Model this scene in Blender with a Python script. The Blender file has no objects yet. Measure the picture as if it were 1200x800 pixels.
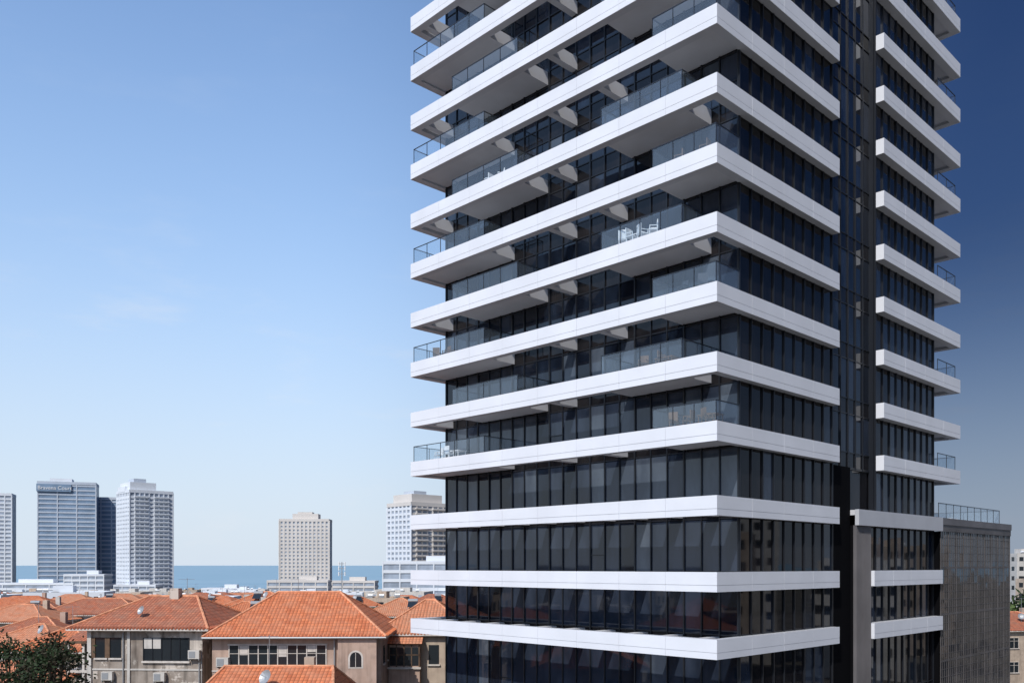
import bpy, math, random
from mathutils import Matrix, Vector
random.seed(7)
R=random.random
def U(a,b): return a+(b-a)*random.random()
ZC=18.0
# ------------------------------------------------------------ materials
def nodes(name):
    m=bpy.data.materials.new(name); m.use_nodes=True
    nt=m.node_tree; b=nt.nodes['Principled BSDF']
    return m,nt,b
def mat(name,col,rough=0.7,spec=0.5,metal=0.0,nscale=0,namt=0.15,bump=0,detail=6,coord='Object',stretch=(1,1,1)):
    m,nt,b=nodes(name)
    b.inputs['Roughness'].default_value=rough
    b.inputs['Specular IOR Level'].default_value=spec
    b.inputs['Metallic'].default_value=metal
    b.inputs['Base Color'].default_value=(*col,1)
    if nscale:
        tc=nt.nodes.new('ShaderNodeTexCoord'); mp=nt.nodes.new('ShaderNodeMapping')
        mp.inputs['Scale'].default_value=stretch
        n=nt.nodes.new('ShaderNodeTexNoise'); n.inputs['Scale'].default_value=nscale; n.inputs['Detail'].default_value=detail
        nt.links.new(tc.outputs[coord],mp.inputs[0]); nt.links.new(mp.outputs[0],n.inputs['Vector'])
        r=nt.nodes.new('ShaderNodeValToRGB')
        r.color_ramp.elements[0].position=0.3; r.color_ramp.elements[1].position=0.7
        r.color_ramp.elements[0].color=(*[c*(1-namt) for c in col],1)
        r.color_ramp.elements[1].color=(*[min(1,c*(1+namt)) for c in col],1)
        nt.links.new(n.outputs['Fac'],r.inputs[0]); nt.links.new(r.outputs[0],b.inputs['Base Color'])
        if bump:
            bp=nt.nodes.new('ShaderNodeBump'); bp.inputs['Strength'].default_value=bump; bp.inputs['Distance'].default_value=0.05
            nt.links.new(n.outputs['Fac'],bp.inputs['Height']); nt.links.new(bp.outputs[0],b.inputs['Normal'])
    return m
def plaster(name,c1,c2,patch,scale=0.5,lo=0.5,hi=0.6,streak=0.5):
    """weathered render: two tones, exposed patches with crisp edges, vertical run-off streaks"""
    m,nt,b=nodes(name); L=nt.links.new
    tc=nt.nodes.new('ShaderNodeTexCoord')
    n=nt.nodes.new('ShaderNodeTexNoise'); n.inputs['Scale'].default_value=1.3; n.inputs['Detail'].default_value=10; L(tc.outputs['Object'],n.inputs['Vector'])
    m1=nt.nodes.new('ShaderNodeMixRGB'); m1.inputs[1].default_value=(*c1,1); m1.inputs[2].default_value=(*c2,1)
    r0=nt.nodes.new('ShaderNodeValToRGB'); r0.color_ramp.elements[0].position=0.35; r0.color_ramp.elements[1].position=0.65
    L(n.outputs['Fac'],r0.inputs[0]); L(r0.outputs[0],m1.inputs[0])
    p=nt.nodes.new('ShaderNodeTexNoise'); p.inputs['Scale'].default_value=scale; p.inputs['Detail'].default_value=9; p.inputs['Roughness'].default_value=0.65; L(tc.outputs['Object'],p.inputs['Vector'])
    r1=nt.nodes.new('ShaderNodeValToRGB'); r1.color_ramp.elements[0].position=lo; r1.color_ramp.elements[1].position=hi; L(p.outputs['Fac'],r1.inputs[0])
    m2=nt.nodes.new('ShaderNodeMixRGB'); m2.inputs[2].default_value=(*patch,1); L(r1.outputs[0],m2.inputs[0]); L(m1.outputs[0],m2.inputs[1])
    mp=nt.nodes.new('ShaderNodeMapping'); mp.inputs['Scale'].default_value=(3,3,0.25); L(tc.outputs['Object'],mp.inputs[0])
    s=nt.nodes.new('ShaderNodeTexNoise'); s.inputs['Scale'].default_value=1; s.inputs['Detail'].default_value=6; L(mp.outputs[0],s.inputs['Vector'])
    r2=nt.nodes.new('ShaderNodeValToRGB'); r2.color_ramp.elements[0].position=0.5; r2.color_ramp.elements[1].position=0.75
    r2.color_ramp.elements[0].color=(1,1,1,1); r2.color_ramp.elements[1].color=(1-streak,1-streak,1-streak,1); L(s.outputs['Fac'],r2.inputs[0])
    m3=nt.nodes.new('ShaderNodeMixRGB'); m3.blend_type='MULTIPLY'; m3.inputs[0].default_value=1; L(m2.outputs[0],m3.inputs[1]); L(r2.outputs[0],m3.inputs[2])
    L(m3.outputs[0],b.inputs['Base Color']); b.inputs['Roughness'].default_value=0.92; b.inputs['Specular IOR Level'].default_value=0.2
    bp=nt.nodes.new('ShaderNodeBump'); bp.inputs['Strength'].default_value=0.4; bp.inputs['Distance'].default_value=0.04; L(p.outputs['Fac'],bp.inputs['Height']); L(bp.outputs[0],b.inputs['Normal'])
    return m
M={}
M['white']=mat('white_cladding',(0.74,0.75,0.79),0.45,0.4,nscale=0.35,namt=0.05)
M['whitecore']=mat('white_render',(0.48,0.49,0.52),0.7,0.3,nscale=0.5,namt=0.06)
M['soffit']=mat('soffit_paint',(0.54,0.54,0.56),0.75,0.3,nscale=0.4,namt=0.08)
def glassmat(name,c1,c2,spec=0.35,scale=0.6,rough=0.03,bump=0.12):
    m,nt,b=nodes(name)
    tc=nt.nodes.new('ShaderNodeTexCoord'); mp=nt.nodes.new('ShaderNodeMapping'); mp.inputs['Scale'].default_value=(1.6,1.6,0.5)
    n=nt.nodes.new('ShaderNodeTexNoise'); n.inputs['Scale'].default_value=scale; n.inputs['Detail'].default_value=3
    nt.links.new(tc.outputs['Object'],mp.inputs[0]); nt.links.new(mp.outputs[0],n.inputs['Vector'])
    r=nt.nodes.new('ShaderNodeValToRGB'); r.color_ramp.elements[0].position=0.38; r.color_ramp.elements[1].position=0.68
    r.color_ramp.elements[0].color=(*c1,1); r.color_ramp.elements[1].color=(*c2,1)
    nt.links.new(n.outputs['Fac'],r.inputs[0]); nt.links.new(r.outputs[0],b.inputs['Base Color'])
    b.inputs['Roughness'].default_value=rough; b.inputs['Specular IOR Level'].default_value=spec
    n2=nt.nodes.new('ShaderNodeTexNoise'); n2.inputs['Scale'].default_value=0.5; n2.inputs['Detail'].default_value=1
    nt.links.new(tc.outputs['Object'],n2.inputs['Vector'])
    bp=nt.nodes.new('ShaderNodeBump'); bp.inputs['Strength'].default_value=bump; bp.inputs['Distance'].default_value=0.02
    nt.links.new(n2.outputs['Fac'],bp.inputs['Height']); nt.links.new(bp.outputs[0],b.inputs['Normal'])
    return m
M['g0']=glassmat('tinted_glass',(0.004,0.006,0.012),(0.012,0.019,0.034),0.6)
M['g1']=glassmat('tinted_glass_blind',(0.014,0.020,0.034),(0.030,0.041,0.066),0.6)
M['g2']=glassmat('tinted_glass_curtain',(0.042,0.054,0.078),(0.085,0.105,0.135),0.6)
M['g3']=glassmat('dark_bronze_glass',(0.005,0.005,0.007),(0.016,0.014,0.015),0.35)
M['g4']=glassmat('annex_glass',(0.018,0.017,0.018),(0.05,0.045,0.043),1.0,0.25,0.05,0.6)
M['mull']=mat('anodised_mullion',(0.012,0.014,0.019),0.35,0.5)
M['dark']=mat('black_wall',(0.004,0.004,0.005),0.8,0.05)
M['rail']=mat('rail_metal',(0.05,0.055,0.065),0.35,0.5,0.6)
def railglass(name,skymix):
    m=bpy.data.materials.new(name); m.use_nodes=True; nt=m.node_tree; L=nt.links.new
    nt.nodes.clear(); o=nt.nodes.new('ShaderNodeOutputMaterial'); mx=nt.nodes.new('ShaderNodeMixShader')
    t=nt.nodes.new('ShaderNodeBsdfTransparent'); t.inputs[0].default_value=(0.84,0.90,0.94,1)
    g=nt.nodes.new('ShaderNodeBsdfGlossy'); g.inputs['Roughness'].default_value=0.03; g.inputs[0].default_value=(0.9,0.95,1,1)
    d=nt.nodes.new('ShaderNodeBsdfDiffuse'); d.inputs[0].default_value=(0.48,0.58,0.66,1)  # pale blue diffuse stands in for sky reflected by the glass
    mx0=nt.nodes.new('ShaderNodeMixShader'); mx0.inputs[0].default_value=skymix
    lw=nt.nodes.new('ShaderNodeLayerWeight'); lw.inputs[0].default_value=0.5
    pw=nt.nodes.new('ShaderNodeMath'); pw.operation='POWER'; pw.inputs[1].default_value=4.0; L(lw.outputs['Facing'],pw.inputs[0])
    mr_=nt.nodes.new('ShaderNodeMapRange'); mr_.inputs[3].default_value=0.08; mr_.inputs[4].default_value=0.95; L(pw.outputs[0],mr_.inputs[0])
    L(t.outputs[0],mx0.inputs[1]); L(d.outputs[0],mx0.inputs[2])
    L(mr_.outputs[0],mx.inputs[0]); L(mx0.outputs[0],mx.inputs[1]); L(g.outputs[0],mx.inputs[2]); L(mx.outputs[0],o.inputs[0])
    return m
M['rg']=railglass('balustrade_glass',0.09); M['rgsky']=railglass('sky_tinted_balustrade_glass',0.45)  # terrace balustrade carries more of the painted sky reflection
M['louver']=mat('metal_louver',(0.17,0.16,0.165),0.5,0.4,0.3,nscale=0.3,namt=0.2)
M['grid']=mat('dark_grid_frame',(0.12,0.11,0.11),0.5,0.4,0.3,nscale=0.4,namt=0.25)
M['plastic']=mat('white_plastic',(0.8,0.8,0.8),0.4)
M['wood']=mat('teak',(0.12,0.07,0.04),0.6,nscale=3,namt=0.3)
def tilemat(name,c1,c2,c3):
    m,nt,b=nodes(name); L=nt.links.new
    uv=nt.nodes.new('ShaderNodeUVMap'); uv.uv_map='UVMap'
    br=nt.nodes.new('ShaderNodeTexBrick'); br.offset=0.0
    br.inputs['Scale'].default_value=1.0; br.inputs['Brick Width'].default_value=0.26; br.inputs['Row Height'].default_value=0.36
    br.inputs['Mortar Size'].default_value=0.028; br.inputs['Mortar Smooth'].default_value=0.6; br.inputs['Bias'].default_value=0.0
    br.inputs['Color1'].default_value=(*c1,1); br.inputs['Color2'].default_value=(*c2,1); br.inputs['Mortar'].default_value=(*[c*0.4 for c in c1],1)
    L(uv.outputs[0],br.inputs['Vector'])
    n=nt.nodes.new('ShaderNodeTexNoise'); n.inputs['Scale'].default_value=0.7; n.inputs['Detail'].default_value=8; n.inputs['Roughness'].default_value=0.7
    L(uv.outputs[0],n.inputs['Vector'])
    rp=nt.nodes.new('ShaderNodeValToRGB'); rp.color_ramp.elements[0].position=0.42; rp.color_ramp.elements[1].position=0.72
    L(n.outputs['Fac'],rp.inputs[0])
    mx=nt.nodes.new('ShaderNodeMixRGB'); mx.inputs[2].default_value=(*c3,1)
    mu=nt.nodes.new('ShaderNodeMath'); mu.operation='MULTIPLY'; mu.inputs[1].default_value=0.75
    L(rp.outputs[0],mu.inputs[0]); L(mu.outputs[0],mx.inputs[0]); L(br.outputs['Color'],mx.inputs[1])
    n3=nt.nodes.new('ShaderNodeTexNoise'); n3.inputs['Scale'].default_value=2.6; n3.inputs['Detail'].default_value=8; n3.inputs['Roughness'].default_value=0.75; L(uv.outputs[0],n3.inputs['Vector'])
    r3=nt.nodes.new('ShaderNodeValToRGB'); r3.color_ramp.elements[0].position=0.57; r3.color_ramp.elements[1].position=0.72; L(n3.outputs['Fac'],r3.inputs[0])
    m4=nt.nodes.new('ShaderNodeMixRGB'); m4.inputs[2].default_value=(c3[0]*0.5,c3[1]*0.6,c3[2]*0.7,1); L(r3.outputs[0],m4.inputs[0]); L(mx.outputs[0],m4.inputs[1]); L(m4.outputs[0],b.inputs['Base Color'])
    w=nt.nodes.new('ShaderNodeTexWave'); w.wave_type='BANDS'; w.bands_direction='X'; w.inputs['Scale'].default_value=1/0.26/20*math.pi*2
    L(uv.outputs[0],w.inputs['Vector'])
    ad=nt.nodes.new('ShaderNodeMath'); ad.operation='SUBTRACT'; L(w.outputs['Fac'],ad.inputs[0]); L(br.outputs['Fac'],ad.inputs[1])
    bp=nt.nodes.new('ShaderNodeBump'); bp.inputs['Strength'].default_value=0.6; bp.inputs['Distance'].default_value=0.04
    L(ad.outputs[0],bp.inputs['Height']); L(bp.outputs[0],b.inputs['Normal'])
    b.inputs['Roughness'].default_value=0.85; b.inputs['Specular IOR Level'].default_value=0.2
    return m
M['tile']=tilemat('clay_tiles',(0.70,0.22,0.095),(0.50,0.145,0.065),(0.54,0.25,0.15))
M['tile2']=tilemat('old_clay_tiles',(0.54,0.18,0.095),(0.35,0.115,0.065),(0.34,0.20,0.14))
M['tile3']=tilemat('pale_clay_tiles',(0.70,0.28,0.15),(0.55,0.20,0.10),(0.50,0.30,0.20))
M['ridge']=mat('ridge_tile',(0.66,0.30,0.17),0.85,0.2,nscale=3,namt=0.3)
M['stucco']=plaster('pink_stucco',(0.50,0.365,0.295),(0.43,0.305,0.24),(0.34,0.25,0.205),0.6,0.55,0.7,0.35)
M['stucco2']=plaster('peeling_stucco',(0.26,0.215,0.18),(0.37,0.32,0.275),(0.56,0.50,0.44),0.55,0.53,0.56,0.6)
M['stucco3']=plaster('cream_stucco',(0.52,0.42,0.33),(0.43,0.34,0.27),(0.36,0.29,0.23),0.4,0.55,0.7,0.3)
M['stuccow']=plaster('white_stucco',(0.60,0.57,0.53),(0.52,0.49,0.45),(0.43,0.40,0.37),0.3,0.55,0.7,0.25)
M['trim']=mat('white_trim',(0.58,0.53,0.48),0.7,0.3,nscale=2,namt=0.2)
M['pane']=mat('window_pane',(0.02,0.025,0.03),0.06,0.5)
M['metalgrey']=mat('galvanised',(0.35,0.36,0.37),0.5,0.5,0.4)
M['hazewhite']=mat('hazed_white_concrete',(0.68,0.71,0.75),0.9,0.1,nscale=0.05,namt=0.06)  # far building colours are paled and blued to carry the distance haze
M['hazegrey']=mat('hazed_grey_concrete',(0.48,0.53,0.60),0.9,0.1,nscale=0.05,namt=0.08)
M['hazebeige']=mat('hazed_beige_concrete',(0.62,0.585,0.55),0.9,0.1,nscale=0.05,namt=0.08)
M['hazeglass']=mat('hazed_window',(0.30,0.345,0.41),0.5,0.2,nscale=0.2,namt=0.28)  # haze over the far windows is put into this pale tone
M['hazeblue']=mat('hazed_blue_glass',(0.20,0.28,0.385),0.4,0.3,nscale=0.1,namt=0.2)  # blue glass lightened by haze painted into its colour
M['ground']=mat('dusty_ground',(0.13,0.12,0.10),0.95,0.1,nscale=0.05,namt=0.4,detail=10)
M['asphalt']=mat('asphalt',(0.05,0.05,0.052),0.9,0.2,nscale=2,namt=0.2)
M['pave']=mat('pavement_slabs',(0.27,0.26,0.24),0.9,0.2,nscale=2,namt=0.2)
M['paint']=mat('road_paint',(0.75,0.75,0.72),0.8)
M['bark']=mat('bark',(0.05,0.04,0.03),0.95,0.1,nscale=4,namt=0.3)
M['leaf1']=mat('leaves_light',(0.075,0.11,0.035),0.7,0.2,nscale=1,namt=0.4)
M['leaf2']=mat('leaves_dark',(0.025,0.042,0.016),0.7,0.2,nscale=1,namt=0.4)
M['leafdry']=mat('leaves_dry',(0.05,0.045,0.028),0.8,0.2,nscale=1,namt=0.4)
def seamat():
    m,nt,b=nodes('sea_water'); L=nt.links.new
    b.inputs['Roughness'].default_value=0.45; b.inputs['Specular IOR Level'].default_value=0.3
    tc=nt.nodes.new('ShaderNodeTexCoord'); mp=nt.nodes.new('ShaderNodeMapping'); mp.inputs['Scale'].default_value=(0.004,0.02,1)
    n=nt.nodes.new('ShaderNodeTexNoise'); n.inputs['Scale'].default_value=1; n.inputs['Detail'].default_value=10
    L(tc.outputs['Object'],mp.inputs[0]); L(mp.outputs[0],n.inputs['Vector'])
    r=nt.nodes.new('ShaderNodeValToRGB'); r.color_ramp.elements[0].position=0.35; r.color_ramp.elements[1].position=0.7
    r.color_ramp.elements[0].color=(0.20,0.34,0.43,1); r.color_ramp.elements[1].color=(0.27,0.41,0.49,1)  # water blues lightened, with haze put into the colour
    L(n.outputs['Fac'],r.inputs[0]); L(r.outputs[0],b.inputs['Base Color'])
    bp=nt.nodes.new('ShaderNodeBump'); bp.inputs['Strength'].default_value=0.3; bp.inputs['Distance'].default_value=2
    L(n.outputs['Fac'],bp.inputs['Height']); L(bp.outputs[0],b.inputs['Normal'])
    return m
M['sea']=seamat()
# ------------------------------------------------------------ mesh builder
class MB:
    def __init__(s): s.v=[];s.f=[];s.m=[];s.uv=[];s.names=[]
    def mi(s,k):
        if k not in s.names: s.names.append(k)
        return s.names.index(k)
    def face(s,pts,k,uv=None):
        i=len(s.v); s.v+= [tuple(p) for p in pts]; s.f.append(tuple(range(i,i+len(pts)))); s.m.append(s.mi(k)); s.uv.append(uv)
    def box(s,x0,x1,y0,y1,z0,z1,k,T=None):
        if x0>x1:x0,x1=x1,x0
        if y0>y1:y0,y1=y1,y0
        p=[(x0,y0,z0),(x1,y0,z0),(x1,y1,z0),(x0,y1,z0),(x0,y0,z1),(x1,y0,z1),(x1,y1,z1),(x0,y1,z1)]
        if T is not None: p=[tuple(T@Vector(q)) for q in p]
        i=len(s.v); s.v+=p; mi=s.mi(k)
        for q in ((0,3,2,1),(4,5,6,7),(0,1,5,4),(1,2,6,5),(2,3,7,6),(3,0,4,7)):
            s.f.append(tuple(i+j for j in q)); s.m.append(mi); s.uv.append(None)
    def tube(s,p,q,r0,r1,k,n=8):
        p=Vector(p);q=Vector(q); d=(q-p)
        if d.length<1e-6: return
        d.normalize(); a=d.orthogonal().normalized(); b=d.cross(a)
        i=len(s.v); mi=s.mi(k)
        for c,r in((p,r0),(q,r1)):
            for j in range(n):
                t=2*math.pi*j/n; s.v.append(tuple(c+a*math.cos(t)*r+b*math.sin(t)*r))
        for j in range(n):
            s.f.append((i+j,i+(j+1)%n,i+n+(j+1)%n,i+n+j)); s.m.append(mi); s.uv.append(None)
        s.f.append(tuple(i+j for j in reversed(range(n)))); s.m.append(mi); s.uv.append(None)
        s.f.append(tuple(i+n+j for j in range(n))); s.m.append(mi); s.uv.append(None)
    def obj(s,name,parent=None,loc=(0,0,0),rot=0):
        me=bpy.data.meshes.new(name); me.from_pydata(s.v,[],s.f)
        for k in s.names: me.materials.append(M[k])
        me.polygons.foreach_set('material_index',s.m)
        if any(u is not None for u in s.uv):
            l=me.uv_layers.new(name='UVMap'); li=0
            for f,u in zip(s.f,s.uv):
                for j in range(len(f)):
                    if u: l.data[li].uv=u[j]
                    li+=1
        me.update()
        o=bpy.data.objects.new(name,me); bpy.context.collection.objects.link(o)
        o.location=loc; o.rotation_euler=(0,0,rot)
        if parent: o.parent=parent
        return o
def empty(name,loc=(0,0,0),rot=0):
    e=bpy.data.objects.new(name,None); bpy.context.collection.objects.link(e); e.location=loc; e.rotation_euler=(0,0,rot); e.empty_display_size=0.5
    return e
# ------------------------------------------------------------ main tower
TH=math.radians(44.25)
tower=empty('residential_tower',(10.38,44.5,0),TH)
rel=[-3.78,-0.35,3.55,7.33,10.83,14.38,17.90,21.40,24.95,28.45]
while len(rel)<24: rel.append(rel[-1]+3.5)
ZT=[ZC+r for r in rel]
RA,RB,BL,A1=2.9,0.5,25.2,13.6
bands=MB()
GAP=0.014
def panels_b(a,side,b0,b1,zt,step=3.15):
    n=max(1,round((b1-b0)/step)); w=(b1-b0)/n
    for i in range(n):
        y0=b0+i*w; y1=y0+w-GAP; e=U(0,0.006)
        x0,x1=(a-0.03-e,a) if side<0 else (a,a+0.03+e)
        bands.box(x0,x1,y0,y1,zt-0.66,zt+0.01,'white'); bands.box(x0,x1,y0,y1,zt-1.01,zt-0.68,'white')
def panels_a(b,side,a0,a1,zt,step=3.4):
    n=max(1,round((a1-a0)/step)); w=(a1-a0)/n
    for i in range(n):
        x0=a0+i*w; x1=x0+w-GAP; e=U(0,0.006) if i else 0
        y0,y1=(b-0.03-e,b) if side<0 else (b,b+0.03+e)
        bands.box(x0,x1,y0,y1,zt-0.66,zt+0.01,'white'); bands.box(x0,x1,y0,y1,zt-1.01,zt-0.68,'white')
slabs=MB(); rails=MB()
def rail_run(p,q,z,h=1.1,gk='rg'):
    p=Vector((p[0],p[1],0));q=Vector((q[0],q[1],0)); d=q-p; L=d.length; ang=math.atan2(d.y,d.x)
    T=Matrix.Translation((p.x,p.y,z))@Matrix.Rotation(ang,4,'Z')
    n=max(1,round(L/1.5)); w=L/n
    for i in range(n):
        c0,c1=i*w+0.03,(i+1)*w-0.03
        q4=[(c0,0,0.08),(c1,0,0.08),(c1,0,h-0.03),(c0,0,h-0.03)]
        rails.face([tuple(T@Vector(v)) for v in q4],gk)
        rails.box(i*w-0.015,i*w+0.015,-0.02,0.02,0.0,h-0.03,'rail',T)
    rails.box(L-0.015,L+0.015,-0.02,0.02,0.0,h-0.03,'rail',T)
    rails.box(-0.02,L+0.02,-0.025,0.025,h-0.03,h+0.015,'rail',T)
for i,zt in enumerate(ZT):
    n=i+1; zb=zt-1.0
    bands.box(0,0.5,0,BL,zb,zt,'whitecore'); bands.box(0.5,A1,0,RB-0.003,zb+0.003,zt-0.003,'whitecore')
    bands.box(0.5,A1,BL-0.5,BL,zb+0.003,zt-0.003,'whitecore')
    panels_b(0,-1,0,BL,zt); panels_a(0,-1,-0.03,A1,zt); panels_a(BL,1,0,A1,zt)
    if n>=4:
        bands.box(20.1,34.2,0,0.6-0.003,zb,zt,'whitecore'); panels_a(0,-1,20.1,34.2,zt,3.5)
        bands.box(33.7,34.2,0.6,20,zb,zt,'whitecore'); panels_b(34.2,1,0,20,zt)
        bands.box(20.07,20.1,-0.03,0.597,zb,zt,'white')
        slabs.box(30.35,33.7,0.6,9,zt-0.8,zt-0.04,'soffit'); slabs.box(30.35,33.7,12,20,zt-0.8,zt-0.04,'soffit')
        if n%2==0: rail_run((30.4,0.3),(34.0,0.3),zt); rail_run((34.0,0.3),(34.0,5),zt)
    elif n<3:
        bands.box(18.4,30.3,-0.1,0.597,zb,zt,'whitecore'); panels_a(-0.1,-1,18.4,30.3,zt,3.4)
        bands.box(18.37,18.4,-0.13,0.597,zb,zt,'white')
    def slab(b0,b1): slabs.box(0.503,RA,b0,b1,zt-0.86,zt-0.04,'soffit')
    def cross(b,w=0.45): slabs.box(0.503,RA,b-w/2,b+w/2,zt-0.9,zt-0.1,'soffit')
    if n<=3:
        k=1.9
        while k<BL-1: cross(k,0.5); k+=2.42
    elif n%2==0:
        slab(RB,4.1); slab(17.6,BL-0.5); cross(12.2); cross(8.2)
        rail_run((0.12,4.1),(0.12,0.12),zt); rail_run((0.12,0.12),(RA-0.6,0.12),zt); rail_run((0.12,4.1),(RA,4.1),zt)
        rail_run((0.12,17.6),(0.12,BL-0.2),zt); rail_run((0.12,BL-0.2),(RA,BL-0.2),zt); rail_run((0.12,17.6),(RA,17.6),zt)
    else:
        slab(2.2,7.7); slab(14.5,20.8); cross(12.2,0.45); cross(24.2,0.5)
        for b0,b1 in((2.2,7.7),(14.5,20.8)):
            rail_run((0.12,b0),(0.12,b1),zt); rail_run((0.12,b0),(RA,b0),zt); rail_run((0.12,b1),(RA,b1),zt)
bands.obj('white_bands',tower); slabs.obj('balcony_slabs',tower); rails.obj('balcony_railings',tower)
gl=MB(); mu=MB()
TOPZ=ZT[-1]; PT=ZT[2]
def glaze(plane,axis,c0,c1,step,zlev,pick,zmin,mw=0.06,spandrel='g3'):
    n=max(1,round((c1-c0)/step)); w=(c1-c0)/n
    lv=[zmin]+[z for z in zlev if z>zmin+1]
    for li in range(len(lv)-1):
        z0=lv[li]; z1=lv[li+1]; zm=z1-1.0
        for j in range(n):
            a0=c0+j*w; a1=a0+w
            for (za,zb_,sp) in((z0,zm,False),(zm,z1,True)):
                k=spandrel if sp else pick(li,j,n)
                o=[U(-0.006,0.006) for _ in range(3)]; o.append(o[0]-o[1]+o[2])
                if axis=='b': pts=[(plane+o[0],a1,za),(plane+o[1],a0,za),(plane+o[2],a0,zb_),(plane+o[3],a1,zb_)]
                else: pts=[(a0,plane+o[0],za),(a1,plane+o[1],za),(a1,plane+o[2],zb_),(a0,plane+o[3],zb_)]
                gl.face(pts,k)
                if not sp and axis=='b' and R()<0.10 and zb_-za>2:
                    mu.box(plane-0.07,plane+0.03,a0,a1,za+0.95,za+1.0,'mull')
        for zz,h in((z0,0.07),(zm,0.07)):
            if axis=='b': mu.box(plane-0.05,plane+0.04,c0,c1,zz-h/2,zz+h/2,'mull')
            else: mu.box(c0,c1,plane-0.05,plane+0.04,zz-h/2,zz+h/2,'mull')
    for j in range(n+1):
        a0=c0+j*w; ww=mw/2 if j%3 else mw*0.8
        if axis=='b': mu.box(plane-0.09,plane+0.04,a0-ww,a0+ww,zmin,lv[-1],'mull')
        else: mu.box(a0-ww,a0+ww,plane-0.09,plane+0.04,zmin,lv[-1],'mull')
def pickL(li,j,n):
    r=R()
    if li in(5,6): return 'g1' if r<0.5 else ('g2' if r<0.8 else 'g0')
    if li<5: return 'g1' if r<0.75 else ('g0' if r<0.93 else 'g2')
    if j<3: return 'g1' if r<0.6 else ('g2' if r<0.75 else 'g0')  # lighter panes near the corner, reflections put into the glass tone
    return 'g0' if r<0.6 else ('g1' if r<0.88 else 'g2')
def pickR(li,j,n):
    r=R(); return 'g3' if r<0.7 else ('g0' if r<0.92 else 'g1')
def pickR2(li,j,n):
    r=R(); return 'g3' if r<0.35 else ('g0' if r<0.7 else 'g1')
lowlev=[1,ZC-13.2,ZC-8.6]+ZT
glaze(RA,'b',RB,BL-0.5,1.16,lowlev,pickL,1.0)
glaze(RB,'a',RA,A1,1.19,lowlev,pickR,1.0)
glaze(0.6,'a',20.1,30.3,1.13,lowlev,pickR2,1.0)
glaze(0.6,'a',18.4,20.1,0.85,[1,ZC-13.2,ZC-8.6]+ZT[:3],pickR2,1.0)
glaze(1.0,'a',A1,20.1,1.08,ZT[3:],lambda a,b,c:'g0' if R()<0.7 else 'g1',ZT[2]+2.7,0.05)
gl.obj('glass_panes',tower); mu.obj('window_mullions',tower)
core=MB()
core.box(RA+0.06,A1,RB+0.06,BL-0.5,0,TOPZ-0.5,'dark')
core.box(A1,20.1,5,BL-0.5,0,TOPZ-0.5,'dark'); core.box(A1,20.1,1.06,5,ZT[2]+2.7,TOPZ-0.5,'dark')
core.box(A1,16.08,0.45,5,0,ZT[2]+2.69,'dark')
core.box(16.08,20.06,1.06,5,ZT[2],ZT[2]+2.69,'g3')
core.box(20.1,30.3,0.66,BL-0.5,0,TOPZ-0.5,'dark'); core.box(18.38,20.1,0.66,5,0,PT-1.0,'dark')
core.box(0.5,33,1,24,TOPZ,TOPZ+0.3,'soffit'); core.box(8,26,6,20,TOPZ+0.3,TOPZ+5,'whitecore')
core.box(20.03,20.1,0.66,1.0,ZT[2],TOPZ-0.5,'mull')
core.obj('tower_core',tower)
def chair(mb,a,b,z,rot,k):
    T=Matrix.Translation((a,b,z))@Matrix.Rotation(rot,4,'Z')
    mb.box(-0.25,0.25,-0.25,0.25,0.40,0.45,k,T); mb.box(-0.25,0.25,0.22,0.27,0.45,0.95,k,T)
    for x in(-0.22,0.19):
        for y in(-0.22,0.2): mb.box(x,x+0.04,y,y+0.04,0,0.4,k,T)
        mb.box(x,x+0.04,-0.2,0.22,0.62,0.66,k,T); mb.box(x,x+0.04,-0.2,-0.16,0.45,0.62,k,T)
def table(mb,a,b,z,k):
    T=Matrix.Translation((a,b,z)); mb.box(-0.4,0.4,-0.6,0.6,0.70,0.75,k,T)
    for x in(-0.36,0.32):
        for y in(-0.55,0.51): mb.box(x,x+0.04,y,y+0.04,0,0.7,k,T)
for fl,spots,k in((6,((0.55,4.4),(0.6,5.1),(0.5,5.8),(0.6,6.5),(1.6,5.5)),'plastic'),(3,((1.0,1.2),(1.0,2.4),(1.0,3.3)),'wood'),(3,((0.9,22),(0.9,23.2)),'plastic'),(5,((1.0,1.5),(1,2.8)),'rail'),(5,((1.0,22.5),(1.0,23.5)),'wood'),(4,((1,4),(1,5.4)),'wood'),(7,((1,1.4),(1,3.0)),'wood'),(8,((1,17),(1,18.2)),'plastic')):
    mb=MB()
    for s in spots: chair(mb,s[0],s[1],ZT[fl]-0.03,U(0,6),k)
    table(mb,1.9,spots[0][1]+0.4,ZT[fl]-0.03,k)
    mb.obj('balcony_furniture',tower)
# podium
pod=empty('podium_building',(10.38,44.5,0),TH)
pm=MB()
pm.box(30.4,46.5,0.2,24.5,0,PT-1.0,'dark')
pm.box(16.1,46.5,0.15,24.4,PT-0.35,PT-0.02,'soffit')
pm.box(16.1,30.35,-0.12,0.14,PT-1.0,PT+0.01,'whitecore'); pm.box(30.35,46.6,-0.06,-0.0,PT-0.5,PT+0.01,'louver')
pm.box(30.35,46.6,0.003,0.14,PT-1.0,PT-0.1,'grid')
pm.box(16.15,18.35,0.3,5,0,PT-1.0,'dark')
x=30.4; cw=0.805
for i in range(20):
    z=0.2
    while z<PT-1.05:
        z1=min(z+1.17,PT-1.0); o=[U(-0.008,0.008) for _ in range(3)]; o.append(o[0]-o[1]+o[2])
        pm.face([(x,0.1+o[0],z),(x+cw,0.1+o[1],z),(x+cw,0.1+o[2],z1),(x,0.1+o[3],z1)],'g4'); z=z1
    x+=cw
x=30.42; i=0
while x<46.55:
    t=0.035 if i%4 else 0.07
    pm.box(x-t/2,x+t/2,0.075 if i%4 else 0.05,0.11,0,PT-1.0,'grid'); x+=cw/2; i+=1
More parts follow.
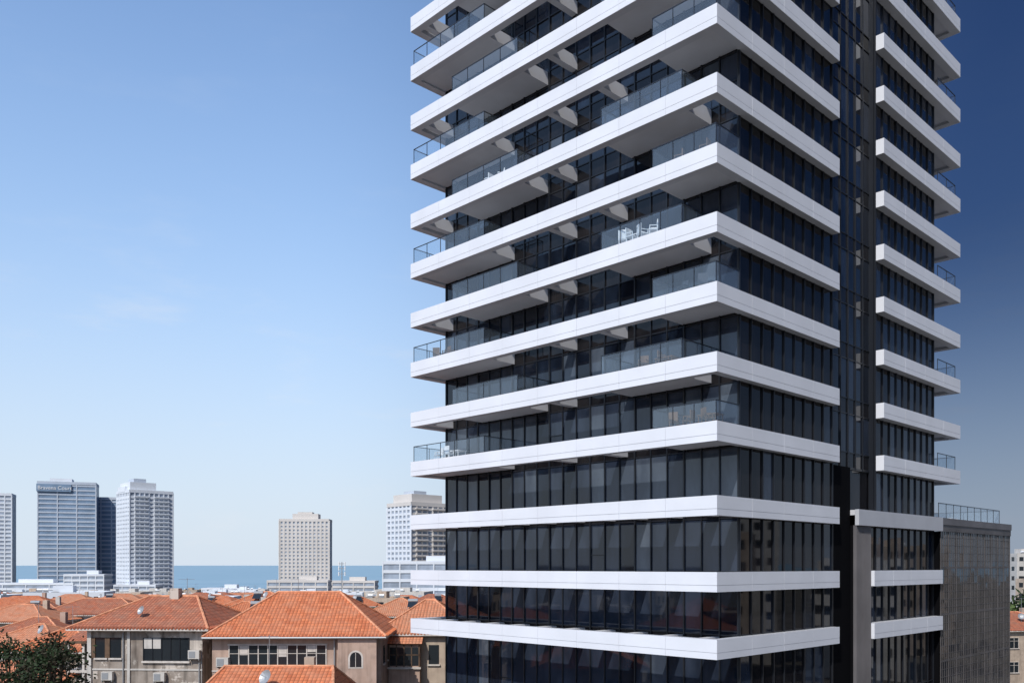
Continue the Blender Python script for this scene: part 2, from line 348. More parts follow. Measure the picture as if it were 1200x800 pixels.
z=0.2; i=0
while z<PT-1.2:
    t=0.035 if i%6 else 0.16
    pm.box(30.4,46.5,0.08,0.112,z,z+t,'grid'); z+=0.585; i+=1
x=16.15
while x<18.3:
    pm.box(x,x+0.07,0.05,0.28,0,PT-1.0,'louver'); x+=0.17
pm.obj('annex_facade',pod)
rails=MB(); rail_run((30.6,0.3),(44.5,0.3),PT,1.15,'rgsky'); rail_run((44.5,0.3),(44.5,9),PT,1.15,'rgsky'); rails.obj('roof_terrace_railing',pod)
tb=MB()
for k in range(4): tb.box(32+k*3,33.6+k*3,3,4,PT,PT+0.5,'plastic'); tb.tube((32.8+k*3,5,PT),(32.8+k*3,5,PT+1.9),0.04,0.04,'plastic',6)
tb.obj('terrace_planters',pod)
# ------------------------------------------------------------ houses
def uvface(mb,pts,k):
    p=[Vector(q) for q in pts]; u=(p[1]-p[0]).normalized(); nrm=u.cross(p[2]-p[0]).normalized(); v=nrm.cross(u)
    mb.face(pts,k,[((q-p[0]).dot(u),(q-p[0]).dot(v)) for q in p])
def hip_roof(mb,w,d,ze,zr,rx0,rx1,k='tile',ov=0.5,caps=True):
    x0,x1,y0,y1=-w/2-ov,w/2+ov,-d/2-ov,d/2+ov
    a=(x0,y0,ze);b=(x1,y0,ze);c=(x1,y1,ze);e=(x0,y1,ze);r0=(rx0,0,zr);r1=(rx1,0,zr)
    uvface(mb,[a,b,r1,r0],k); uvface(mb,[c,e,r0,r1],k)
    uvface(mb,[b,c,r1],k); uvface(mb,[e,a,r0],k)
    mb.box(x0,x1,y0,y1,ze-0.16,ze-0.01,'trim')
    if caps:
        for p,q in((a,r0),(e,r0),(b,r1),(c,r1),(r0,r1)):
            p=Vector(p);q=Vector(q); n=max(1,int((q-p).length/0.42))
            for i in range(n):
                s=p.lerp(q,i/n);t=p.lerp(q,(i+1.12)/n); j=Vector((U(-.015,.015),U(-.015,.015),0)); mb.tube(s+j,t+j+Vector((0,0,0.02)),0.11,0.085,'ridge',6)
        for (p,q) in((a,b),(b,c),(e,a)):
            p=Vector(p);q=Vector(q); n=int((q-p).length/0.26); dr=(q-p).normalized(); out=Vector((dr.y,-dr.x,0))
            for i in range(n):
                c0=p+dr*(0.13+i*0.26); mb.tube(c0-out*0.25+Vector((0,0,0.09)),c0+out*U(0.03,0.07)+Vector((0,0,0.0)),0.075,0.085,k+'e',5)
for k_ in('tile','tile2','tile3'):
    c={'tile':(0.60,0.19,0.085),'tile2':(0.42,0.14,0.08),'tile3':(0.6,0.23,0.12)}[k_]
    M[k_+'e']=mat(k_+'_eave_end',c,0.85,0.2,nscale=5,namt=0.35)
def win(mb,face,c,z,w,h,half,k='trim',bars=2):
    def bx(u0,u1,o0,o1,za,zb,kk):
        if face=='S': mb.box(u0,u1,-half-o1,-half-o0,za,zb,kk)
        elif face=='E': mb.box(half+o0,half+o1,u0,u1,za,zb,kk)
        elif face=='W': mb.box(-half-o1,-half-o0,u0,u1,za,zb,kk)
    bx(c-w/2,c+w/2,-0.05,0.012,z,z+h,'pane')
    if R()<0.35: bx(c-w/2+0.02,c+w/2-0.02,-0.04,0.02,z+h*U(0.3,0.8),z+h,'trim')
    t=0.06
    bx(c-w/2-t,c-w/2,-0.02,0.06,z-t,z+h+t,k); bx(c+w/2,c+w/2+t,-0.02,0.06,z-t,z+h+t,k)
    bx(c-w/2,c+w/2,-0.02,0.06,z+h,z+h+t,k); bx(c-w/2-0.12,c+w/2+0.12,-0.02,0.14,z-t-0.05,z-0.002,k)
    for i in range(1,bars): 
        x=c-w/2+w*i/bars; bx(x-0.025,x+0.025,-0.02,0.045,z,z+h,k)
    bx(c-w/2,c+w/2,-0.02,0.04,z+h*0.68,z+h*0.68+0.04,k)
def dish(mb,x,y,z,r=0.45,k='metalgrey'):
    mb.tube((x,y,z-0.9),(x,y,z),0.03,0.03,'metalgrey',5)
    ax=Vector((-0.5,-0.75,0.45)).normalized(); a=ax.orthogonal().normalized(); b=ax.cross(a); c=Vector((x,y,z)); prev=None
    for ring in range(1,4):
        rr=r*ring/3; d=(ring/3)**2*0.14; pts=[c+ax*d+(a*math.cos(t*math.pi/6)+b*math.sin(t*math.pi/6))*rr for t in range(12)]
        if prev is None: mb.face([tuple(p) for p in pts],k)
        else:
            for t in range(12): mb.face([prev[t],prev[(t+1)%12],pts[(t+1)%12],pts[t]],k)
        prev=pts
    mb.tube(c,c+ax*0.45,0.012,0.012,'metalgrey',4)
def heater(mb,x,y,z):
    mb.tube((x-0.65,y,z+0.95),(x+0.65,y,z+0.95),0.26,0.26,'metalgrey',10)
    mb.face([(x-0.6,y-1.5,z+0.15),(x+0.6,y-1.5,z+0.15),(x+0.6,y-0.4,z+0.8),(x-0.6,y-0.4,z+0.8)],'pane')
    for xx in(-0.6,0.56): mb.box(x+xx,x+xx+0.04,y-0.05,y+0.0,z-0.8,z+0.9,'metalgrey'); mb.box(x+xx,x+xx+0.04,y-1.5,y-1.46,z-0.8,z+0.15,'metalgrey')
def aerial(mb,x,y,z,h=2.2):
    mb.tube((x,y,z-0.5),(x,y,z+h),0.025,0.02,'metalgrey',5); mb.tube((x-0.6,y,z+h-0.1),(x+0.6,y,z+h-0.1),0.015,0.015,'metalgrey',4)
    for i in range(6): mb.tube((x-0.55+i*0.2,y-0.3,z+h-0.1),(x-0.55+i*0.2,y+0.3,z+h-0.1),0.01,0.01,'metalgrey',4)
def acunit(mb,x,y,z):
    mb.box(x-0.42,x+0.42,y-0.4,y-0.06,z,z+0.62,'stuccow'); mb.box(x-0.35,x+0.12,y-0.42,y-0.4,z+0.08,z+0.54,'metalgrey')
    mb.box(x-0.4,x-0.34,y-0.38,y,z-0.1,z,'metalgrey'); mb.box(x+0.34,x+0.4,y-0.38,y,z-0.1,z,'metalgrey'); mb.tube((x+0.47,y-0.05,z+0.5),(x+0.47,y-0.05,z-2),0.02,0.02,'metalgrey',4)
def house(name,X,Y,w,d,zr,ze,rot=0,wall='stucco',tile='tile',detail=True,ground=0,ridge=None,nw=3):
    e=empty(name,(X,Y,0),rot)
    wl=MB(); wl.box(-w/2,w/2,-d/2,d/2,ground-1,ze-0.17,wall); wl.obj('walls',e)
    rf=MB(); 
    if ridge is None: rr=max(0.2,(w-d)/2+0.2) if w>d else 0.3; ridge=(-rr,rr)
    hip_roof(rf,w,d,ze,zr,ridge[0],ridge[1],tile,caps=detail); rf.obj('tiled_roof',e)
    wi=MB()
    z=ze-2.35
    while z>ground+0.5:
        for j in range(nw):
            c=-w/2+w*(j+0.5)/nw; win(wi,'S',c,z,min(1.3,w/nw*0.6),1.35,d/2,bars=2)
        m=max(1,int(d/3.5))
        for j in range(m):
            c=-d/2+d*(j+0.5)/m
            win(wi,'E',c,z,1.1,1.35,w/2); win(wi,'W',c,z,1.1,1.35,w/2)
        z-=3.2
    wi.obj('windows',e)
    k=MB(); zm=(ze+zr)/2
    if R()<0.4: heater(k,U(-w*.25,w*.25),-d*0.22,zm-0.1)
    if R()<0.4: dish(k,U(-w*.3,w*.3),-d*0.3,zm+0.6)
    if R()<0.6: aerial(k,U(-w*.2,w*.2),0.3,zr-0.3)
    if R()<0.5: k.box(w*.2,w*.2+0.6,0.5,1.1,zm-0.5,zr+0.5,wall)
    if k.v: k.obj('rooftop_equipment',e)
    return e
# --- house A
hA=empty('stucco_house',(-15.45,67.2,0),math.radians(2))
w=MB(); w.box(-5.9,5.4,-5,5,0,12.85,'stucco'); w.box(5.4,5.9,-4.4,5,0,12.85,'stucco'); w.box(3.0,5.7,-5.5,-5.003,0,12.83,'stucco'); w.obj('walls',hA)
r=MB(); hip_roof(r,11.6,10.2,13.0,15.95,-2.4,2.3,'tile',ov=0.6); r.obj('tiled_roof',hA)
r=MB()
r.box(-4.7,2.1,-5.03,-4.9,10.95,12.35,'pane')
for i in range(11):
    x=-4.7+i*0.68; r.box(x-0.035,x+0.035,-5.08,-4.95,10.95,12.35,'trim')
    if i in(1,5,8): r.box(x+0.05,x+0.62,-5.045,-5.0,11.3+U(0.2,.7),12.33,'trim')
r.box(-4.8,2.2,-5.2,-5.0,10.85,10.95,'trim'); r.box(-4.8,2.2,-5.1,-4.95,12.35,12.45,'trim'); r.box(-4.7,2.1,-5.07,-4.96,11.75,11.79,'trim')
r.box(-5.9,2.99,-5.06,-5.0,10.5,10.6,'trim')
def arch(mb,cx,y,z,w_,h,k):
    pts=[(cx-w_/2,y,z),(cx+w_/2,y,z)]
    for i in range(9):
        t=math.pi*i/8; pts.append((cx+math.cos(t)*w_/2,y,z+h+math.sin(t)*w_/2))
    mb.face(pts,k)
arch(r,4.25,-5.515,10.75,1.05,0.75,'trim'); arch(r,4.25,-5.53,10.85,0.8,0.65,'pane'); r.box(4.23,4.27,-5.56,-5.52,10.85,11.85,'trim')
for y in(-2.5,0.5,3): r.box(5.88,5.93,y-0.5,y+0.5,10.8,12.1,'pane'); r.box(5.9,6.0,y-0.6,y+0.6,10.68,10.79,'trim')
for x in(-4,-1.5,1.2): r.box(x-0.5,x+0.5,-5.02,-4.9,7.6,9.1,'pane'); r.box(x-0.62,x+0.62,-5.12,-4.95,7.45,7.58,'trim')
r.obj('windows',hA)
r=MB()
acunit(r,-1.6,-5.0,9.75); acunit(r,-0.6,-5.0,9.2); acunit(r,1.3,-5.0,9.8); acunit(r,3.5,-5.5,9.5); acunit(r,-5.1,-5.0,10.9)
r.tube((2.7,-5.12,12.8),(2.7,-5.12,0),0.06,0.06,'metalgrey'); r.tube((-6.4,-5.75,12.93),(6.4,-5.75,12.93),0.07,0.07,'metalgrey')
for k in range(3): r.tube((-5.9,-5.09,10.3-k*0.09),(2.9,-5.09,10.2-k*0.15),0.012,0.012,'mull',4)
aerial(r,-1.0,0.5,15.8,1.2)
r.obj('services',hA)
# --- house B (weathered)
hB=empty('weathered_house',(-27.0,69.3,0),math.radians(-3))
w=MB(); w.box(-3.9,4.6,-4.8,5,0,13.25,'stucco2'); w.box(-6.0,-3.9,-2,4.6,0,12.6,'stucco2'); w.box(-4.0,-3.7,-4.95,-4.8,0,13.24,'stuccow'); w.box(-1.0,-0.8,-4.9,-4.8,0,13.24,'stuccow'); w.obj('walls',hB)
r=MB(); hip_roof(r,9.6,10,13.4,15.55,-1.6,2.2,'tile2',ov=0.5)
dish(r,-0.5,-3.6,14.6,0.35); aerial(r,1.4,0,15.4,1.6); r.box(0.2,0.9,-0.5,0.2,15,16.2,'stucco2')
r.obj('tiled_roof',hB)
r=MB()
uvface(r,[(-6.6,-3.4,12.3),(-3.9,-3.4,12.3),(-3.9,0.8,13.35),(-6.6,0.8,13.35)],'tile2'); r.box(-6.6,-3.9,-3.4,-3.2,12.1,12.29,'wood')
r.obj('porch_roof',hB)
r=MB()
for x0 in(0.2,):
    r.box(x0,x0+3.4,-4.83,-4.7,11.0,12.7,'pane')
    for i in range(6): r.box(x0+i*0.68-0.03,x0+i*0.68+0.03,-4.88,-4.75,11.0,12.7,'mull')
    r.box(x0+0.05,x0+1.3,-4.85,-4.7,11.9,12.65,'stuccow')
    r.box(x0-0.1,x0+3.5,-4.98,-4.75,10.86,11.0,'trim')
for x in(-3.0,-1.9): r.box(x-0.4,x+0.4,-4.83,-4.7,11.2,12.7,'pane'); r.box(x-0.5,x+0.5,-4.95,-4.75,11.08,11.2,'trim'); r.box(x-0.78,x-0.42,-4.9,-4.8,11.2,12.7,'wood')
for x in(-5.6,-4.5): r.box(x-0.35,x+0.35,-2.03,-1.9,10.6,12,'pane')
for x in(-2.8,0.8,3): r.box(x-0.45,x+0.45,-4.83,-4.7,7.4,9.0,'pane'); r.box(x-0.55,x+0.55,-4.95,-4.75,7.28,7.4,'trim')
r.box(-3.9,4.6,-4.86,-4.8,10.3,10.42,'stuccow')
for x in(-6.4,-5.2,-4.05): r.box(x-0.09,x+0.09,-3.3,-3.12,0,12.1,'stuccow')
r.box(-6.5,-3.9,-3.35,-2.0,9.9,10.1,'stuccow'); r.box(-6.45,-3.95,-3.3,-3.24,10.95,11.02,'mull')
for i in range(17): r.box(-6.4+i*0.15,-6.37+i*0.15,-3.29,-3.26,10.1,10.95,'mull')
acunit(r,1.5,-4.8,9.55); acunit(r,-2.4,-4.8,9.6); acunit(r,4.1,-4.8,11.2)
r.tube((-1.3,-4.9,13.1),(-1.3,-4.9,0),0.05,0.05,'metalgrey'); r.tube((4.4,-4.9,10.9),(4.4,-4.9,0),0.05,0.05,'metalgrey')
r.obj('windows',hB)
# --- house C (beside tower)
hC=empty('corner_house',(-6.9,74,0),0)
w=MB(); w.box(-3.2,3.2,-5.5,5,0,12.5,'stucco3'); w.box(-2.6,-0.2,-6.5,-5.503,8.2,11.9,'stucco'); w.obj('walls',hC)
r=MB(); hip_roof(r,6.8,11,12.7,15.1,-0.4,0.4,'tile3',ov=0.5); r.obj('tiled_roof',hC)
r=MB(); uvface(r,[(-2.8,-6.8,12.0),(0,-6.8,12.0),(0,-5.5,12.6),(-2.8,-5.5,12.6)],'tile3')
for i in range(5): r.box(-2.6+i*0.58,-2.52+i*0.58,-6.56,-6.48,10.2,11.9,'wood')
r.box(-2.5,-0.25,-6.53,-6.49,10.3,11.7,'pane'); r.box(-2.7,-0.1,-6.7,-6.45,10.05,10.2,'trim'); r.box(-2.55,-0.2,-6.56,-6.5,11.1,11.16,'wood')
for x in(0.8,2.2): r.box(x-0.4,x+0.4,-5.53,-5.4,10.3,11.8,'pane'); r.box(x-0.5,x+0.5,-5.65,-5.45,10.18,10.3,'trim')
r.obj('bay_window',hC)
random.seed(3)
house('low_roof_house',-14.3,53.5,7.6,8,11.85,9.9,0,'stucco3','tile',ridge=(-3.2,3.4))
def gz(D):
    t=max(0,min(1,(D-110)/800)); return -12*(t*t*(3-2*t))**0.8
hs=[(-88.6,160,13,9,12.5,0.1),(-61,110,10,8,13.1,-.1),(-54.5,117,12.5,8,13.6,.05),(-36.5,130,9,8,14.1,0),(-81,182,12,9,12.2,.2),(-69,195,11,9,12.0,-.1),
 (-31.5,104,8,8,13.7,.1),(-15.2,120,9,9,13.5,0),(-15,170,11,9,12.5,.1),(-38.2,76,7,7,12.6,.05),(-45,84,8,8,12.4,-.1),(-44,150,10,8,12.7,.1),(-55,168,10,9,12.2,-.2),(-100,200,12,9,11.5,.1),(-73,136,10,9,12.6,0.1),
 (-30,165,10,8,12.4,.3),(-95,135,12,10,12,0),(69,121,10,9,11.6,.2),(88,150,12,10,10.5,.4),(-36.5,64,6,6,11.0,0.1),(-52,97,9,8,12.3,0.0)]
walls=['stucco','stucco3','stuccow','stucco3']
for i,(X,Y,w_,d_,zr,ro) in enumerate(hs):
    house('red_roof_house',X,Y,w_,d_,zr,zr-d_*0.24,ro,walls[i%4],['tile','tile3','tile2'][i%3],detail=Y<140,nw=4)
def flat(name,X,Y,w_,d_,zt,g,rot=0,wall='stuccow',glass='pane',fl=3.2,kit=True):
    mb=MB()
    mb.box(-w_/2,w_/2,-d_/2,d_/2,g-2,zt-0.5,wall)
    mb.box(-w_/2,w_/2,-d_/2,-d_/2+0.2,zt-0.5,zt,wall); mb.box(-w_/2,w_/2,d_/2-0.2,d_/2,zt-0.5,zt,wall)
    mb.box(-w_/2,-w_/2+0.2,-d_/2+0.2,d_/2-0.2,zt-0.5,zt,wall); mb.box(w_/2-0.2,w_/2,-d_/2+0.2,d_/2-0.2,zt-0.5,zt,wall)
    z=zt-2.6
    while z>g:
        n=max(2,int(w_/3.2))
        for j in range(n):
            c=-w_/2+w_*(j+0.5)/n; ww=U(0.6,1.1)
            mb.box(c-ww,c+ww,-d_/2-0.03,-d_/2+0.05,z,z+1.4,glass)
            if (j%3)==1: mb.box(c-1.4,c+1.4,-d_/2-1.1,-d_/2-0.04,z-0.75,z-0.1,wall)
        n=max(2,int(d_/3.5))
        for j in range(n):
            c=-d_/2+d_*(j+0.5)/n
            mb.box(w_/2-0.05,w_/2+0.03,c-0.7,c+0.7,z,z+1.4,glass); mb.box(-w_/2-0.03,-w_/2+0.05,c-0.7,c+0.7,z,z+1.4,glass)
        z-=fl
    if kit:
        mb.box(-w_*0.2,w_*0.05,-1.5,2,zt-0.5,zt+1.6,wall)
        for j in range(3):
            x=U(-w_*0.4,w_*0.4); y=U(-d_*0.3,d_*0.3)
            mb.tube((x-0.7,y,zt+0.6),(x+0.7,y,zt+0.6),0.32,0.32,'plastic',8); mb.box(x-0.9,x+0.9,y-1.6,y-0.45,zt-0.1,zt-0.02,'pane'); mb.box(x-.6,x+.6,y-.2,y+.2,zt-.5,zt+.3,'metalgrey')
        if R()<0.5: mb.tube((w_*0.3,0,zt-0.5),(w_*0.3,0,zt+3),0.05,0.03,'metalgrey',5)
    return mb.obj(name,None,(X,Y,0),rot)
random.seed(21)
for row in range(15):
    Y0=205+row*40
    X=-0.62*Y0
    while X<-0.05*Y0:
        w_=U(9,20); Yj=Y0+U(-10,10); g=gz(Yj)
        if R()<0.86:
            if R()<0.5 and Y0<420: 
                zr=g+U(9.0,11.5); zr=min(zr,18-31/1029*Yj)
                mb=MB(); ze=zr-2.2; mb.box(-w_/2,w_/2,-4.5,4.5,g-2,ze-0.17,random.choice(['stucco3','stuccow','stucco']))
                hip_roof(mb,w_,9,ze,zr,-max(0.5,w_/2-4.5),max(0.5,w_/2-4.5),random.choice(['tile','tile2','tile3']),caps=False)
                for j in range(int(w_/3)):
                    c=-w_/2+1.5+j*3; mb.box(c-.5,c+.5,-4.53,-4.4,ze-2.2,ze-0.8,'pane'); mb.box(c-.5,c+.5,-4.53,-4.4,ze-5.2,ze-3.8,'pane')
                mb.obj('red_roof_house',None,(X+w_/2,Yj,0),U(-.3,.3))
            else:
                zt=min(g+U(8,15),18-U(28,36)/1029*Yj)
                flat('apartment_block',X+w_/2,Yj,w_,U(9,14),zt,g,U(-.25,.25),random.choice(['stuccow','hazewhite','stucco3','stuccow']),'pane' if Y0<350 else 'hazeglass')
        X+=w_+U(3,12)
flat('apartment_block',176,300,16,12,22.0,0,0.1); flat('apartment_block',160,262,12,12,14.0,0,0.3,'stucco3'); flat('apartment_block',205,330,16,12,19.0,0,0.2)
flat('apartment_block',112,180,12,12,9.5,0,0.2,'stuccow')
for X,Y,h,k in((105,62,23,'stucco3'),(112,90,19,'stuccow'),(100,38,20,'stuccow'),(135,75,27,'stuccow'),(95,12,17,'stucco3'),(150,110,22,'stucco3'),(-75,50,12,'stuccow'),(-95,70,13,'stucco3'),(-60,25,12,'stucco3'),(-105,40,14,'stuccow'),(-80,5,13,'stuccow')):
    flat('apartment_block',X,Y,16,14,h,0,U(-.2,.2)+0.3,k)
for X,Y in((-62,60),(-75,80),(-110,100),(-50,38),(-90,28)):
    house('red_roof_house',X,Y,10,9,12.5,10.3,U(-.3,.3),'stucco3','tile',detail=False)
# ------------------------------------------------------------ seafront towers
def ctower(name,X,Y,a,b,g,zt,theta,wall,glass,fl,pier,extras=(),balc=False,wallb=None,sl=1.5,pw=0.45,pwb=None):
    e=empty(name,(X,Y,0),theta); mb=MB(); wallb=wallb or wall; pwb=pwb or pw
    mb.box(0,a,0,b,g,zt,glass)
    z=g+fl
    while z<zt-0.5:
        mb.box(-0.35,0.0,-0.35,b,z-sl,z,wallb); mb.box(-0.0,a,-0.35,0.0,z-sl,z,wall)
        if balc: mb.box(a*0.1,a*0.42,-1.6,-0.36,z-0.9,z,wall); mb.box(a*0.55,a*0.9,-1.6,-0.36,z-0.9,z,wall)
        z+=fl
    n=max(2,int(a/pier))
    for i in range(n+1):
        x=a*i/n; mb.box(x-pw,x+pw,-0.5,0.01,g,zt,wall)
    n=max(2,int(b/pier))
    for i in range(n+1):
        y=b*i/n; mb.box(-0.5,0.01,y-pwb,y+pwb,g,zt,wallb)
    mb.box(-0.6,a+0.1,-0.6,b+0.1,zt-1.0,zt+1.2,wall)
    for(x0,x1,y0,y1,z0,z1,k) in extras: mb.box(x0,x1,y0,y1,z0,z1,k)
    mb.obj('tower_body',e); return e
g7=-11
t1=ctower('glass_office_tower',-378,700,42,26,g7,84,math.radians(20),'hazegrey','hazeblue',3.6,14,[(8,24,4,18,84,88,'hazewhite')],wallb='hazewhite',sl=1.2)
bx=MB(); bx.box(-0.9,24,-1.6,-0.6,77,83,'hazeblue'); bx.obj('sign_panel',t1)
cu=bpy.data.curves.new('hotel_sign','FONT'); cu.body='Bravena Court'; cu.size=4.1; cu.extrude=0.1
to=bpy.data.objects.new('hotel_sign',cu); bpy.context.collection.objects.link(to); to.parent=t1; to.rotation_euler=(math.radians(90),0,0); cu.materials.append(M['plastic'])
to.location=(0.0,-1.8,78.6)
ctower('dark_office_tower',-362,735,34,20,g7,74,math.radians(8),'hazegrey','hazeblue',3.6,8,sl=1.2)
ctower('seafront_apartment_tower',-433,730,15,20,g7,77,math.radians(20),'hazewhite','hazeglass',3.4,4)
ctower('white_hotel_tower',-283,650,32,28,g7,73,math.radians(42),'hazewhite','hazeglass',3.1,3.4,[(1,20,2,24,73,80,'hazewhite'),(-0.8,5,8,24,73,77,'hazewhite'),(5,14,6,18,80,83,'hazegrey')],wallb='hazewhite',balc=True,sl=1.9,pwb=0.7)
ctower('beige_hotel_tower',-191,722,40,18,g7,55,math.radians(3),'hazebeige','hazeglass',3.0,3.3,[(10,31,2,14,55,60.5,'hazebeige'),(14,26,3,12,60.5,62,'hazebeige')],pw=0.85)
ctower('balcony_hotel_tower',-57.5,500,27,23,-9,53,math.radians(43),'hazebeige','hazeglass',3.0,3.4,[(2,24,2,20,53,59,'hazebeige'),(5,14,4,14,59,61,'hazegrey')],wallb='hazewhite',balc=True,sl=1.4,pwb=0.7)
def strips(name,X,Y,a,b,g,zt,fl,rot=0,wall='hazewhite'):
    mb=MB(); mb.box(0,a,0,b,g,zt-0.3,'hazeglass'); z=zt
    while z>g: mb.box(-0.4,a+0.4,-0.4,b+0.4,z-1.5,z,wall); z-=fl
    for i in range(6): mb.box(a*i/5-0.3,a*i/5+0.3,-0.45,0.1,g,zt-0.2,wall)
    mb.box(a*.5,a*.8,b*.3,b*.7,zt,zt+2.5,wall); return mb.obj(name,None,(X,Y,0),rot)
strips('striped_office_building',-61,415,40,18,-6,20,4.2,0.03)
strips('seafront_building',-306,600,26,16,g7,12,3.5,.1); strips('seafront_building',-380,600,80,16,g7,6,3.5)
strips('seafront_building',-156,560,38,16,g7,8.5,3.5,.05,'hazebeige'); strips('seafront_building',-130,600,36,16,g7,7.5,3.5,0,'hazebeige'); strips('seafront_building',-226,640,30,14,g7,1.5,3.5); strips('seafront_building',-290,640,30,14,g7,4,3.5)
am=MB(); am.tube((0,0,-5),(0,0,19.5),0.35,0.2,'metalgrey',6)
for z in(14,16.5,18.6): am.box(-1.6,1.6,-0.15,0.15,z,z+0.3,'metalgrey'); am.box(-1.6,-1.2,-.3,.3,z-.8,z+1.1,'plastic'); am.box(1.2,1.6,-.3,.3,z-.8,z+1.1,'plastic')
am.obj('antenna_mast',None,(-77.5,400,0))
# ------------------------------------------------------------ ground, sea, road
g=MB(); xs=[-4000,-1500,-700,-400,-250,-150,-80,-30,0,30,80,150,250,400,700,1500,4000]
ys=[-2500,-800,-200,-50,0,50,100,150,200,260,320,380,450,520,600,680,760,840,900,985]
for i in range(len(xs)-1):
    for j in range(len(ys)-1):
        g.face([(xs[i],ys[j],gz(ys[j])),(xs[i+1],ys[j],gz(ys[j])),(xs[i+1],ys[j+1],gz(ys[j+1])),(xs[i],ys[j+1],gz(ys[j+1]))],'ground')
g.face([(-4000,985,gz(985)),(4000,985,gz(985)),(4000,1030,-14),(-4000,1030,-14)],'ground')
g.obj('ground')
s=MB(); s.face([(-90000,1000,-12.4),(90000,1000,-12.4),(90000,110000,-12.4),(-90000,110000,-12.4)],'sea'); s.obj('sea')
rd=MB(); rd.box(-70,120,-14,-5,-0.1,0.004,'asphalt'); rd.box(-70,120,-5,-1.0,-0.1,0.13,'pave'); rd.box(-70,120,-17,-14,-0.1,0.13,'pave')
for k in range(30): rd.box(-70+k*6.3,-67+k*6.3,-9.57,-9.43,0.004,0.008,'paint')
rd.obj('street',None,(10.38,44.5,0.004),TH)
# ------------------------------------------------------------ trees
def treemesh(h,cr,nclump,leaves,leafk=('leaf1','leaf2'),seed=1,ls=0.28,crown0=0.45):
    random.seed(seed); mb=MB(); 
    p=Vector((0,0,0)); q=Vector((U(-.3,.3),U(-.3,.3),h*crown0)); mb.tube(p,q,0.3,0.2,'bark',8)
    for c in range(nclump):
        th=U(0,6.28); rr=cr*math.sqrt(R())*0.8; cz=h*crown0+ (h*(1-crown0))*U(0.15,0.9)
        ce=Vector((rr*math.cos(th),rr*math.sin(th),cz))
        mid=q.lerp(ce,0.5)+Vector((U(-.3,.3),U(-.3,.3),U(-.2,.4)))
        mb.tube(q+Vector((0,0,-U(0,1))),mid,0.11,0.06,'bark',5); mb.tube(mid,ce,0.06,0.02,'bark',5)
        for t in range(4):
            e=ce+Vector((U(-1,1),U(-1,1),U(-.3,1)))*cr*0.35; mb.tube(mid.lerp(ce,U(.3,1)),e,0.03,0.008,'bark',4)
        kk=leafk[0] if R()<0.5 else leafk[1]; cs=cr*U(0.22,0.42)
        for l in range(leaves):
            d=Vector((random.gauss(0,1),random.gauss(0,1),random.gauss(0,0.75)))*cs*0.55
            o=ce+d; a=Vector((U(-1,1),U(-1,1),U(-1,1))).normalized()*ls*U(.6,1.3); b=a.orthogonal().normalized()*ls*U(.3,.7)
            mb.face([o-a,o-b,o+a,o+b],kk if R()<0.8 else leafk[1])
    return mb
t0=treemesh(8,3.2,18,90,seed=3,ls=0.35).obj('broadleaf_tree',None,(-48,96,0))
random.seed(5)
for X,Y,s_ in((-66,126,1.1),(-41,118,1.2),(-27,112,1.1),(-92,178,1.2),(-50,138,1.1),(-20,140,1.2),(-76,160,1.1),(-62,150,1),(-34,88,1.15),(-46,70,1.0),(80,137,1.55),(84,141,1.4),(76,128,1.2),(72,112,1.1),(-120,230,1.1),(-90,240,1.2),(-60,225,1.1),(-130,260,1.2),(-75,270,1.1),(-45,250,1.2),(-105,300,1.2),(-150,330,1.2),(-80,330,1.1),(-60,300,1.0),(-12,200,1.2)):
    o=bpy.data.objects.new('broadleaf_tree',t0.data); bpy.context.collection.objects.link(o); o.location=(X,Y,gz(Y)); o.scale=(s_,s_,s_*U(.9,1.15)); o.rotation_euler=(0,0,U(0,6))
treemesh(14.3,2.3,40,110,('leafdry','leaf2'),seed=9,ls=0.12,crown0=0.62).obj('sparse_tree',None,(-25.9,49,0))
treemesh(13.9,2.2,36,110,('leafdry','leaf2'),seed=12,ls=0.12,crown0=0.62).obj('sparse_tree',None,(-29.2,51,0))
# ------------------------------------------------------------ light, sky
sx,sy=-0.42,-0.907; EL=math.radians(44)
az=math.atan2(sx,sy)
sd=Vector((sx*math.cos(EL),sy*math.cos(EL),math.sin(EL)))
ld=bpy.data.lights.new('sun','SUN'); ld.energy=3.5; ld.angle=math.radians(0.5); ld.color=(1,0.955,0.89)
lo=bpy.data.objects.new('sun',ld); bpy.context.collection.objects.link(lo); lo.rotation_euler=sd.to_track_quat('Z','Y').to_euler(); lo.location=(0,-20,60)
wd=bpy.data.worlds.new('World'); bpy.context.scene.world=wd; wd.use_nodes=True; nt=wd.node_tree; L=nt.links.new
bg=nt.nodes['Background']; bg.inputs[1].default_value=0.10
sk=nt.nodes.new('ShaderNodeTexSky'); sk.sky_type='NISHITA'; sk.sun_disc=False; sk.sun_elevation=EL; sk.sun_rotation=az; sk.altitude=0; sk.air_density=1.0; sk.dust_density=0.6; sk.ozone_density=1.5
tc=nt.nodes.new('ShaderNodeTexCoord'); sp=nt.nodes.new('ShaderNodeSeparateXYZ'); L(tc.outputs['Generated'],sp.inputs[0])
def mr(src,a,b,c,d,mode='SMOOTHSTEP'):
    n=nt.nodes.new('ShaderNodeMapRange'); n.interpolation_type=mode; n.inputs[1].default_value=a;n.inputs[2].default_value=b;n.inputs[3].default_value=c;n.inputs[4].default_value=d; L(src,n.inputs[0]); return n.outputs[0]
def mth(op,a,b):
    n=nt.nodes.new('ShaderNodeMath'); n.operation=op
    for i,v in enumerate((a,b)):
        if isinstance(v,(int,float)): n.inputs[i].default_value=v
        else: L(v,n.inputs[i])
    return n.outputs[0]
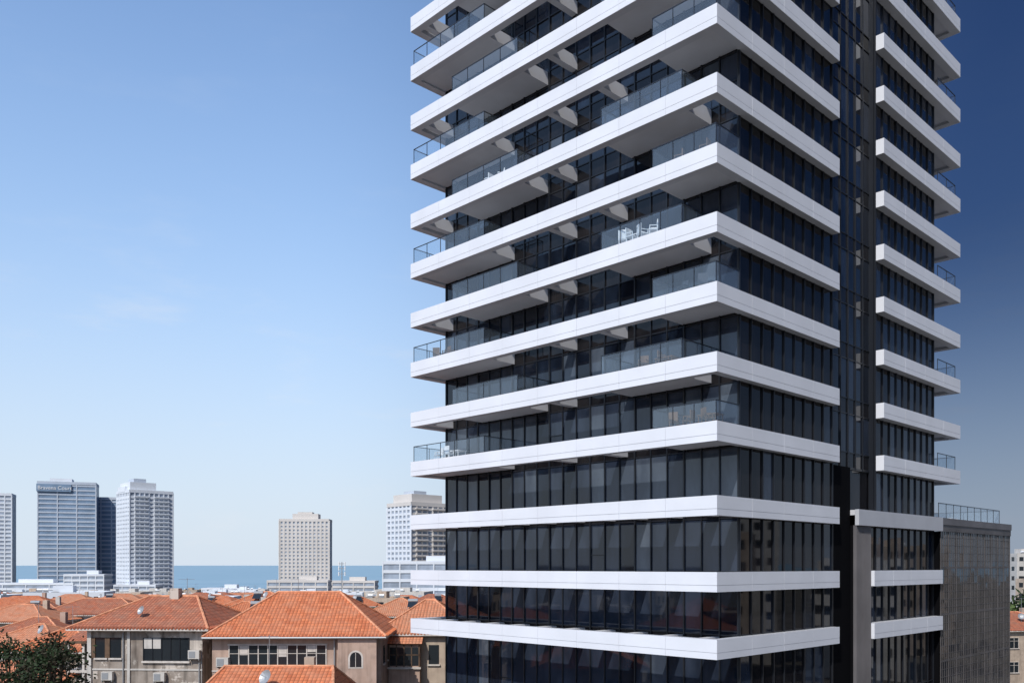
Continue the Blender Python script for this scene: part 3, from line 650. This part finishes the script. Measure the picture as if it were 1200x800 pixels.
def mixc(mode,fac,a,b):
    n=nt.nodes.new('ShaderNodeMixRGB'); n.blend_type=mode
    for i,v in enumerate((fac,a,b)):
        if isinstance(v,(int,float)): n.inputs[i].default_value=v
        elif isinstance(v,tuple): n.inputs[i].default_value=(*v,1)
        else: L(v,n.inputs[i])
    return n.outputs[0]
boost=mixc('MULTIPLY',1.0,sk.outputs[0],(1.9,2.1,2.3))
hz=mr(sp.outputs[2],-0.02,0.62,0.97,0.05)
hcol=mixc('MIX',mr(sp.outputs[2],0.0,0.40,0,1),(6.7,7.6,8.7),(4.6,6.3,8.6))
hazed=mixc('MIX',hz,boost,hcol)
mp=nt.nodes.new('ShaderNodeMapping'); mp.inputs['Scale'].default_value=(3.0,3.0,11.0); L(tc.outputs['Generated'],mp.inputs[0])
cn=nt.nodes.new('ShaderNodeTexNoise'); cn.inputs['Scale'].default_value=1.7; cn.inputs['Detail'].default_value=9; cn.inputs['Roughness'].default_value=0.6; L(mp.outputs[0],cn.inputs['Vector'])
cf=mth('MULTIPLY',mr(cn.outputs['Fac'],0.52,0.78,0,1),mr(sp.outputs[2],0.45,0.08,0.05,0.45))
clouded=mixc('MIX',cf,hazed,(8.0,8.3,8.8))
fx=mr(sp.outputs[0],-0.24,0.44,0,1); fz=mr(sp.outputs[2],-0.02,0.35,0.62,1)
pol=mth('MULTIPLY',fx,fz)
tint=mixc('MIX',pol,(1,1,1),(0.09,0.13,0.21))
fin=mixc('MULTIPLY',1.0,clouded,tint)
L(fin,bg.inputs[0])
# ------------------------------------------------------------ camera
cd=bpy.data.cameras.new('camera'); co=bpy.data.objects.new('camera',cd); bpy.context.collection.objects.link(co)
co.location=(0,0,ZC); co.rotation_euler=(math.radians(90),0,0); cd.sensor_width=36; cd.lens=36*1029/1200; cd.shift_y=262/1200; cd.clip_end=200000; cd.clip_start=0.5
bpy.context.scene.camera=co
sc=bpy.context.scene; sc.view_settings.view_transform='Standard'; sc.view_settings.look='None'; sc.view_settings.exposure=0
